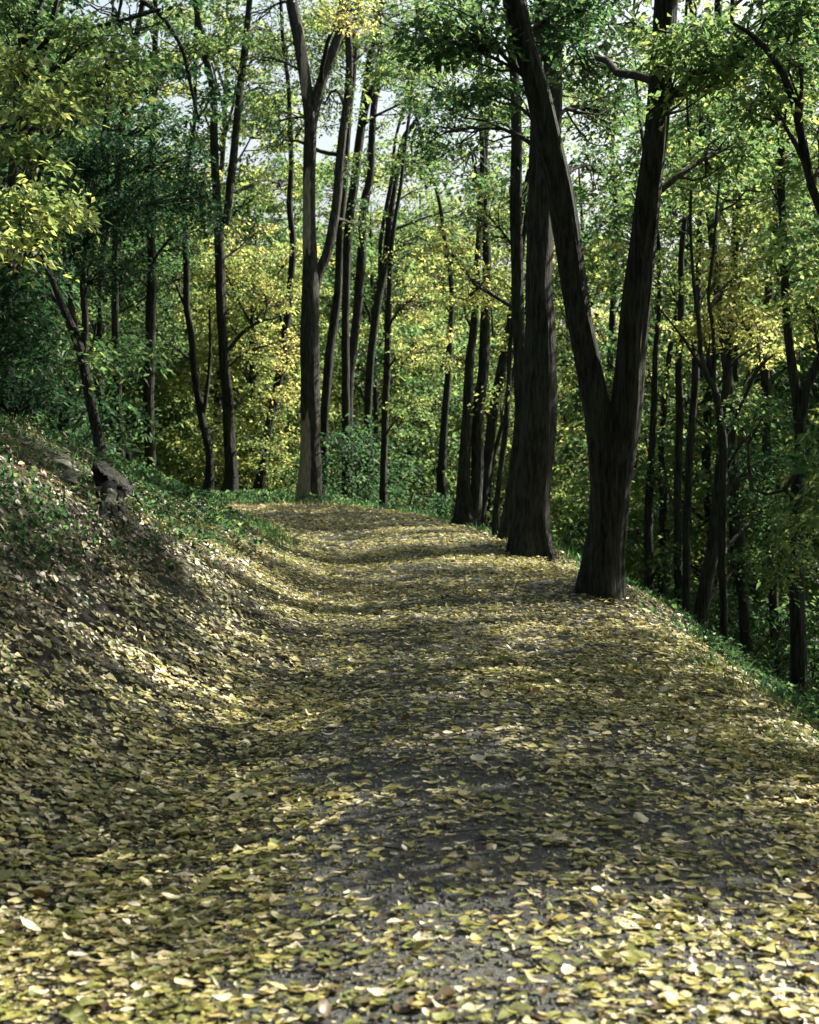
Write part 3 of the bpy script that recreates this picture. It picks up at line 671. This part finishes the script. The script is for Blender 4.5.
MK('gnarled_tree', 'sturdier forked dark trunk rising from the right slope near the photo edge',
   [[(800, 720, 19), (799, 640, 16), (799, 553, 14), (798, 496, 13), (801, 444, 13), (798, 403, 11), (793, 370, 10), (789, 335, 9), (786, 300, 8), (783, 250, 8), (780, 180, 7)],
    [(803, 415, 9), (806, 388, 9), (815, 367, 9), (826, 340, 8), (840, 300, 7)],
    [(798, 500, 5), (784, 490, 4), (768, 494, 3), (752, 490, 2), 'stop']],
   [(790, 250, 34, 28, 0, 10, .6), (810, 300, 26, 26, -.6, 7, .65), (775, 560, 30, 26, -.5, 9, .4), (812, 440, 22, 28, -1, 7, .5), (805, 520, 18, 18, -1.2, 4, .55), (790, 160, 40, 30, 0, 10, .5), (760, 420, 30, 22, .3, 7, .4)],
   d=20, seg=22, seed=28, height=12.5, top_n=4)
MK('overhanging_tree', 'near tree outside the right photo edge whose curved bough dips into view',
   [[(960, 760, 30), (955, 600, 26), (950, 400, 24), (945, 200, 22), (935, 50, 20), (925, -80, 18)],
    [(946, 300, 12), (880, 260, 10), (819, 212, 10), (809, 189, 9), (800, 150, 9), (790, 108, 8), (778, 78, 7), (758, 51, 6), (742, 38, 4), (728, 30, 3), 'stop']],
   [(760, 100, 40, 26, 0, 9, .5), (800, 60, 40, 24, 0, 9, .45), (810, 130, 28, 24, .5, 5, .55), (905, 120, 60, 50, 0, 22, .5), (1000, 60, 80, 60, 0, 26, .5)],
   d=13.5, seg=20, seed=29, height=10.5, top_n=5, lsize=.072, topr=1.8)
MK('thin_tree', 'thin trunk seen between the two arms of the forked tree',
   [[(609, 520, 8), (610, 440, 8), (610, 390, 8), (612, 330, 7), (614, 280, 7), (616, 210, 6), (612, 150, 5)]],
   [(605, 240, 26, 28, 0, 7, .65), (600, 330, 24, 28, 1, 7, .7), (640, 190, 26, 30, 1, 7, .5)], d=40, seg=12, seed=30, height=15, top_n=3)
MK('valley_tree', 'short visible trunk low in the valley right of the forked trunk foot',
   [[(650, 640, 10), (648, 605, 10), (648, 535, 9), (650, 480, 8), (654, 420, 7), (656, 350, 6)]],
   [(645, 430, 24, 24, .5, 6, .5), (650, 370, 26, 24, .5, 6, .65), (665, 560, 22, 18, -1, 4, .35)], d=31, seg=12, seed=31, height=14, top_n=3)
MK('valley_tree', 'second short visible trunk low in the valley, nearer the close pair',
   [[(663, 650, 9), (661, 600, 9), (662, 540, 8), (663, 490, 8), (662, 440, 7), (666, 380, 6)]],
   [(668, 410, 20, 22, .5, 5, .55)], d=33, seg=12, seed=32, height=14, top_n=3)
MK('ivy_clad_tree', 'dark trunk wrapped in leaves high at upper right of the forked tree',
   [[(745, 640, 11), (740, 560, 11), (735, 480, 11), (728, 380, 10), (720, 300, 10), (712, 220, 9), (706, 150, 9), (714, 80, 8), (718, 0, 8), (720, -50, 7)]],
   [(715, 110, 22, 34, -.3, 10, .18), (705, 190, 18, 26, -.3, 7, .2), (722, 40, 24, 30, -.3, 8, .25), (695, 160, 24, 24, .5, 6, .4)], d=26, seg=16, seed=33, height=15, top_n=4)
MK('dark_slope_tree', 'dark upright trunk in the top right corner behind the curved bough',
   [[(775, 660, 10), (772, 560, 10), (768, 440, 9), (766, 330, 9), (774, 240, 8), (778, 160, 8), (780, 80, 8), (782, 0, 8), (784, -50, 7)]],
   [(790, 210, 30, 28, .5, 7, .5), (745, 190, 28, 26, .5, 6, .5), (770, 30, 34, 30, .5, 8, .45)], d=29, seg=12, seed=34, height=15, top_n=4)

# ---------------------------------------------------------------- trees added outside the frame on the right slope, to shade the path
def free_tree(name, label, x, y, h, seed, tint, crown, w=.32, mat=BARK, n=9, lean=0, group=None, lo=.35, clumps=15, per=34, lsize=.105, spreadr=1.0, cat='tree', crad=(.26, .52)):
    """tree from world numbers: crown = radius; boughs from lo*h up"""
    r = np.random.default_rng(5000 + seed)
    gz = hgt(x, y); root = empty(name, (x, y, gz)); tag(root, label, cat, group)
    k = 9; t = np.linspace(0, 1, k)
    P = np.stack([lean * t + np.cumsum(r.normal(0, .09, k)) * (t > 0), np.cumsum(r.normal(0, .09, k)) * (t > 0), -.3 + t * (h + .3)], -1)
    P, W = smooth_path(P, w * .5 * (1 - .86 * t ** 1.1) + .01, .3)
    Vv, Ff = tube(P, W, 12, ridge=.005, seed=seed, lobes=.4, gz=0)
    link('trunk', mesh_np('trunk', Vv, [Ff], smooth=True), mat, root)
    FA = Acc()
    for b in range(n):
        f = lo + (1 - lo) * (b + .5) / n; s = P[int(f * .86 * (len(P) - 1))]
        a = b * 2.4 + r.normal(0, .4); rr = crown * (1.05 - .75 * abs(f - .55) * 1.5) * r.uniform(.55, .9)
        c = np.array([s[0] + math.cos(a) * rr, s[1] + math.sin(a) * rr, f * h + r.normal(0, .2)])
        cr = crown * .52
        cl = fill_region(c, (cr, cr, cr * .5), clumps, r)
        ac = Acc(); bough(ac, s, c, None, cl, w * .16, r); link('branch', ac.mesh('branch'), TWIG, root)
        tt = tint + fbm(cl[:, 0], cl[:, 2] + cl[:, 1], seed, 2) * .5
        FA.add(*leaves(cl, r.uniform(crad[0], crad[1], clumps), per, lsize, np.clip(tt, 0, 1), r))
    link('foliage', FA.mesh('foliage', smooth=False, attr=True), LEAF, root)
    return root
side = [(7.9, 10.9, 11.5, 1.9), (9.5, 15.5, 12.5, 2.2), (6.2, 17.5, 10.5, 2.2), (8.8, 21.5, 13, 2.6), (7.0, 25.5, 12, 1.9), (12, 27, 13.5, 3), (10.5, 33, 13, 2.8), (7.4, 13.4, 11, 1.9), (6.4, 21.3, 11.5, 1.7), (9.3, 29.5, 13, 2.6), (5.2, 13.5, 13, 2.0)]
for i, (x, y, h, c) in enumerate(side):
    free_tree('shade_tree', 'leafy slope tree just outside the right photo edge added to shade the path', x, y, h, i, [.5, .62, .4][i % 3], c, group='slope trees added for shade', n=9, clumps=8, lo=.3 if i < 11 else .48, per=135, crad=(.45, .8))

for i, (x, y, h, c) in enumerate([(4.4, 9.6, 8.0, 1.3), (3.9, 11.4, 8.6, 1.6)]):  # unseen understorey trees, added to shade the lower left ground and bank
    free_tree('shade_tree', 'small understorey tree added for shade on the slope just outside the right photo edge', x, y, h, 90 + i, .45, c, w=.16, group='small slope trees added for shade', n=8, clumps=7, lo=.6, per=110, crad=(.4, .65))
# ---------------------------------------------------------------- the wood behind: six kinds, copied
kinds = [('maple', .58, 12, 2.7), ('maple', .65, 10.5, 2.5), ('linden', .42, 14, 2.9), ('linden', .33, 12, 2.8), ('ash_tree', .58, 15, 2.6), ('ash_tree', .2, 11, 2.7)]
adj = ['yellow-green', 'golden yellow', 'mid green', 'deep green', 'pale olive', 'dark green']
protos = []
for i, (k, t, h, c) in enumerate(kinds):
    protos.append(free_tree('woodland_tree', 'x', 0, 200, h, 40 + i, t, c, w=.26, n=21, lo=.1, clumps=24, per=40, lsize=.142, group='trees of the wood behind'))
shr = []
for i, (t, h) in enumerate([(.28, 2.4), (.4, 3.0), (.14, 2.2), (.6, 2.8)]):
    shr.append(free_tree('shrub', 'x', 0, 220, h, 60 + i, t, 1.35, w=.07, n=8, lo=.12, clumps=13, per=32, lsize=.105, group='understorey shrubs', cat='shrub'))
used = set()
def put(pool, k, x, y, rz, sc, label):
    o = pool[k]
    if id(o) in used: o = copy_tree(o)
    used.add(id(pool[k]))
    o.location = (x, y, hgt(x, y) - .05); o.rotation_euler = (0, 0, rz); o.scale = (sc, sc, sc); o['label'] = label
    return o
rw = np.random.default_rng(77)
def area(px):
    return ('behind the left bank' if px < 190 else 'behind the path bend' if px < 440 else 'behind the forked tree' if px < 660 else 'beyond the right slope')
spots = []
def try_spots(n, xr, yr, mind, cond=None):
    c = 0; tries = 0
    while c < n and tries < 4000:
        tries += 1
        x = rw.uniform(*xr); y = rw.uniform(*yr)
        if cond and not cond(x, y): continue
        if all((x - a)**2 + (y - b)**2 > mind**2 for a, b in spots): spots.append((x, y)); c += 1
        else: continue
vis = lambda x, y: abs(x) < .25 * y + 3
try_spots(31, (-18, 18), (47, 63), 3.1, vis)
try_spots(46, (-26, 26), (62, 92), 3.4, vis)
try_spots(10, (6.5, 14), (30, 47), 3.0, lambda x, y: abs(x) < .25 * y + 3 and x > x_right(np.array(y)) + 5)
try_spots(9, (-14, -7.5), (27, 46), 2.6, lambda x, y: abs(x) < .25 * y + 3 and x < x_left(np.array(y)) - 2.5)
for i in range(13):
    y = rw.uniform(76, 98); px = 235 + 300 * (i + .5) / 13 + rw.uniform(-8, 8); spots.append(((px - CX) / FPX * y, y))
for (x, y) in spots:
    px = CX + FPX * x / y
    if px < 180: pk = [5, 3, 4, 0, 5, 2]
    elif px < 420: pk = [1, 0, 2, 1, 4, 0]
    elif px < 620: pk = [0, 2, 4, 0, 1]
    else: pk = [0, 1, 2, 0, 4, 3]
    k = pk[int(rw.integers(len(pk)))]
    put(protos, k, x, y, rw.uniform(0, 6.28), rw.uniform(.85, 1.15) + (.5 if y > 75 and 200 < px < 560 else .3 if y > 62 else 0), '%s leafed tree in the distant wood %s' % (adj[k], area(px)))
sspots = []
def sh(n, xr, yr, cond, ks):
    c = 0; tries = 0
    while c < n and tries < 3000:
        tries += 1; x = rw.uniform(*xr); y = rw.uniform(*yr)
        if not cond(x, y) or any((x - a)**2 + (y - b)**2 < 1.2 for a, b in sspots): continue
        sspots.append((x, y)); c += 1; k = ks[int(rw.integers(len(ks)))]; px = CX + FPX * x / y
        put(shr, k, x, y, rw.uniform(0, 6.28), rw.uniform(.7, 1.15), '%s leafy shrub of the undergrowth %s' % (['green', 'mid green', 'dark green', 'yellowish'][k], area(px)))
v2 = lambda x, y: abs(x) < .25 * y + 1.5
sh(26, (-9, 9), (39.5, 47), lambda x, y: v2(x, y) and (x > x_right(np.array(y)) + .6 or y > 42) and not (px_path(x, y)), [0, 1, 0, 2, 3]) if False else None
def off_path(x, y): return x > float(x_right(np.array(y))) + 1.0 or x < float(x_left(np.array(y))) - 1.0
sh(34, (-11, 10), (38.5, 50), lambda x, y: v2(x, y) and off_path(x, y), [0, 1, 0, 2, 3])
sh(13, (4.2, 13), (20, 42), lambda x, y: v2(x, y) and x > float(x_right(np.array(y))) + 3.0, [2, 2, 0])
sh(8, (-11, -4.5), (22, 40), lambda x, y: v2(x, y) and x < float(x_left(np.array(y))) - 2.2, [2, 2, 0])

# the unseen wood behind and left of the camera, added to block flat sky light
bk = np.random.default_rng(5)
for i in range(22):
    a = R(150 + 190 * (i + .5) / 22 ); q = bk.uniform(8, 17)
    x, y = q * math.cos(a), q * math.sin(a) + 1
    if y > 6 and x > -8: x = -9
    if -2.5 < x < 2.5: x = 3.5 * (1 if x > 0 else -1)
    put(protos, [2, 3, 5, 4, 0][i % 5], x, y, bk.uniform(0, 6.28), 1, 'leafy woodland tree added behind the camera position to block sky light')
# ---------------------------------------------------------------- small things on the bank and path
def make_rock(label, px, py, w, h, seed):
    g = cast(px, py); d = g[1]; r = np.random.default_rng(seed)
    n = 26; m = 16
    th, ph = np.meshgrid(np.linspace(0, 2 * np.pi, n, endpoint=False), np.linspace(.04, np.pi - .04, m))
    x = np.sin(ph) * np.cos(th); y = np.sin(ph) * np.sin(th); z = np.cos(ph)
    q = 1 + .5 * fbm(x * 1.6 + seed, y * 1.6 + z * 1.9, seed, 3) + .12 * fbm(x * 5, y * 5 + z * 5, seed, 2)
    a = w * d / FPX * .5
    V = np.stack([x * q * a, y * q * a * .9, z * q * a * (h / w)], -1).reshape(-1, 3)
    i = np.arange(m - 1)[:, None] * n; j = np.arange(n)[None]; jn = (j + 1) % n
    F = np.stack([i + j, i + n + j, i + n + jn, i + jn], -1).reshape(-1, 4)
    o = link('rock', mesh_np('rock', V, [F], smooth=True), ROCKM); o.location = (g[0], g[1], g[2] + a * .25)
    tag(o, label, 'rock', 'rocks on the bank')
make_rock('rounded mossy grey rock on the left bank beside the root stump, lower of two', 69, 484, 23, 18, 3)
make_rock('flatter dark rock on the left bank just above the rounded one', 60, 470, 24, 14, 5)
# root stump: dark torn root plate that juts from the bank with roots hanging under it
def make_stump():
    g = cast(112, 500); d = g[1] + .0; r = np.random.default_rng(8)
    root = empty('tree_stump', tuple(g)); tag(root, 'dark torn tree stump jutting from the left bank with bare roots hanging below', 'tree stump')
    off = g
    def pt(px, py, dd=0): return at(px, py, d + dd) - off
    out = [(92, 467), (95, 463), (101, 467), (108, 474), (116, 481), (124, 489), (123, 494), (117, 494), (114, 497), (111, 503), (106, 501), (103, 493), (98, 490), (94, 482), (91, 474)]
    ring = []; n = len(out) * 4
    oc = np.array([pt(a_, b_) for a_, b_ in out]); idx = np.linspace(0, len(out), n, endpoint=False)
    per = np.array([oc[int(i) % len(out)] * (1 - (i % 1)) + oc[(int(i) + 1) % len(out)] * (i % 1) for i in idx])
    cen = per.mean(0); lay = []
    for q, (dd, sc) in enumerate([(.03, .0), (.0, .45), (-.02, .8), (.0, .97), (.08, 1.06), (.2, 1.1), (.34, 1.05), (.5, 1.0)]):
        L_ = cen + (per - cen) * sc; L_[:, 1] += dd
        L_ = L_ + r.normal(0, .008, L_.shape) + (fbm(L_[:, 0] * 14, L_[:, 2] * 14 + q, 5, 3) * .07)[:, None] * np.array([.4, 1, .4]) * min(1, q)
        lay.append(L_)
    Vv = np.vstack(lay); i = np.arange(7)[:, None] * n; j = np.arange(n)[None]; jn = (j + 1) % n
    Ff = np.stack([i + j, i + jn, i + n + jn, i + n + j], -1).reshape(-1, 4)
    link('stump_body', mesh_np('stump_body', Vv, [Ff]), BARK, root)
    rts = [[(110, 488, 0, .10), (112, 500, -.02, .085), (110, 515, 0, .07), (104, 530, .05, .045), (98, 542, .1, .02)],
           [(117, 494, 0, .06), (121, 508, -.04, .045), (124, 522, -.04, .035), (127, 536, -.05, .022), (130, 548, 0, .01)],
           [(108, 500, 0, .05), (112, 515, -.03, .045), (118, 530, -.05, .04), (121, 545, .02, .02)],
           [(108, 506, 0, .035), (98, 511, -.05, .028), (88, 512, -.02, .02), (80, 511, .1, .012)],
           [(107, 514, 0, .03), (98, 520, -.04, .022), (88, 521, .05, .012)],
           [(121, 496, 0, .03), (134, 503, -.05, .026), (146, 514, -.05, .022), (158, 522, .05, .012)],
           [(101, 490, 0, .04), (95, 500, .1, .03), (88, 506, .2, .012)]]
    for k, q in enumerate(rts):
        Pp, W = smooth_path([(pt(a, b, c) * .25 + .75 * (cast(a, b) - off)) + np.array([0, -.08, .07]) if k_ > 0 else pt(a, b, c) for k_, (a, b, c, w) in enumerate(q)], [w * .6 for *_, w in q], .03)
        Pp = Pp + r.normal(0, .006, Pp.shape)
        Vv, Ff = tube(Pp, W, 10, ridge=.006, seed=k); link('root', mesh_np('root', Vv, [Ff], smooth=True), BARK2, root)
make_stump()
# single leaves and a twig that catch the eye
def one_leaf(label, px, py, size, seed, tint, tilt=(0, 0), yaw=0, curl=1.6, wf=.62):
    g = cast(px, py); r = np.random.default_rng(seed)
    size *= .8; L = np.array([size]); loc = leaf_grid(1, 9, 5, r, L, L * wf, curl)
    nn = np.array([[tilt[0], tilt[1], 1.]]); nn /= np.linalg.norm(nn)
    V = place(loc, np.array([[0, 0, size * .3 * (abs(tilt[0]) + abs(tilt[1])) + .03]]), nn, np.array([yaw]))
    me = mesh_np('fallen_leaf', V.reshape(-1, 3), [grid_faces(1, 9, 5)], attr=np.full(32, tint), smooth=True)
    o = link('fallen_leaf', me, LITTER); o.location = g; tag(o, label, 'leaf', 'single fallen leaves on the path')
    # stalk
    a, b = basis(nn, np.array([yaw])); s = -a[0] * size * .5
    P, W = smooth_path([s + [0, 0, .028], s - a[0] * size * .2 + [0, 0, .035], s - a[0] * size * .4 + [0, 0, .02]], [.0016, .0013, .001], .006)
    Vv, Ff = tube(P, W, 5); st = link('stalk', mesh_np('stalk', Vv, [Ff], attr=np.full(len(Ff), .3), smooth=True), LITTER, o)
one_leaf('pale curled leaf standing on edge in the bright patch of the path', 558, 852, .085, 1, .98, (0, -.7), 0, .5)
one_leaf('whitish leaf lying on the shaded middle of the track', 478, 770, .10, 2, 1.0, (.1, -.45), .4, .5)
one_leaf('tall narrow curled leaf standing upright at lower left', 207, 915, .11, 3, .85, (.6, -2.2), 1.5, .5, wf=.27)
one_leaf('large cream leaf lying flat on bare gravel low in the photo', 426, 954, .095, 4, 1.0, (0, -.15), .1, .35)
one_leaf('large yellow-green leaf low right of the photo centre', 603, 972, .10, 5, .58, (.1, -.2), .3, .5)
one_leaf('orange-brown leaf near the right bright patch', 492, 858, .07, 6, .2, (.3, -.4), .9, .6)
one_leaf('broad pale leaf at the bottom left of the photo', 380, 1010, .09, 7, .95, (0, -.2), 2.9, .5)
def twig(label, pts, w, seed):
    g = cast(pts[0][0], pts[0][1]); P = [at(a, b, g[1] + k * .05) - g + np.array([0, 0, .02]) for k, (a, b) in enumerate(pts)]
    P, W = smooth_path(P, np.linspace(w, w * .4, len(P)), .01)
    P = P + np.random.default_rng(seed).normal(0, .0012, P.shape)
    Vv, Ff = tube(P, W, 6); o = link('twig', mesh_np('twig', Vv, [Ff], smooth=True), TWIG); o.location = g; tag(o, label, 'twig', 'twigs on the path')
twig('thin dark twig poking up out of the leaves beside the upright leaf', [(185, 902), (196, 893), (206, 884), (214, 872)], .003, 1)
twig('fallen twig lying across the leaf filled gutter at lower right of the bank', [(330, 700), (350, 695), (372, 684)], .004, 2)

# ---------------------------------------------------------------- light, sky, camera
AZ = R(58); EL = R(37)
w = bpy.data.worlds.new('World'); scn.world = w; w.use_nodes = True
t = w.node_tree; t.nodes.clear()
sky = t.nodes.new('ShaderNodeTexSky'); sky.sky_type = 'NISHITA'; sky.sun_disc = False
sky.sun_elevation = EL; sky.sun_rotation = AZ; sky.dust_density = 4.0; sky.ozone_density = 1.0
bg = t.nodes.new('ShaderNodeBackground'); bg.inputs['Strength'].default_value = .06
wo = t.nodes.new('ShaderNodeOutputWorld'); hs = t.nodes.new('ShaderNodeHueSaturation'); hs.inputs['Saturation'].default_value = .6; hs.inputs['Hue'].default_value = .472; t.links.new(sky.outputs[0], hs.inputs['Color']); t.links.new(hs.outputs[0], bg.inputs[0]); t.links.new(bg.outputs[0], wo.inputs[0])
sl = bpy.data.lights.new('sun', 'SUN'); sl.energy = 5.0; sl.angle = R(.5); sl.color = (1, .94, .83)
so = bpy.data.objects.new('sun', sl); COL.objects.link(so)
sd = Vector((math.sin(AZ) * math.cos(EL), math.cos(AZ) * math.cos(EL), math.sin(EL)))
so.rotation_euler = sd.to_track_quat('Z', 'Y').to_euler(); so.location = (20, 10, 30)
cam = bpy.data.cameras.new('camera'); co = bpy.data.objects.new('camera', cam); COL.objects.link(co)
co.location = (0, 0, CAMZ); co.rotation_euler = (R(90) - PITCH, 0, 0)
cam.sensor_fit = 'VERTICAL'; cam.sensor_height = 36; cam.sensor_width = 36; cam.lens = 36 * FPX / 1024
cam.clip_start = .1; cam.clip_end = 2000
cam.dof.use_dof = True; cam.dof.focus_distance = 13; cam.dof.aperture_fstop = 5.6
scn.camera = co
scn.view_settings.view_transform = 'Standard'; scn.view_settings.look = 'None'
scn.view_settings.exposure = 1.9; scn.view_settings.gamma = 1
scn.render.engine = 'CYCLES'
scn.cycles.max_bounces = 6; scn.cycles.diffuse_bounces = 3; scn.cycles.transmission_bounces = 4; scn.cycles.glossy_bounces = 2
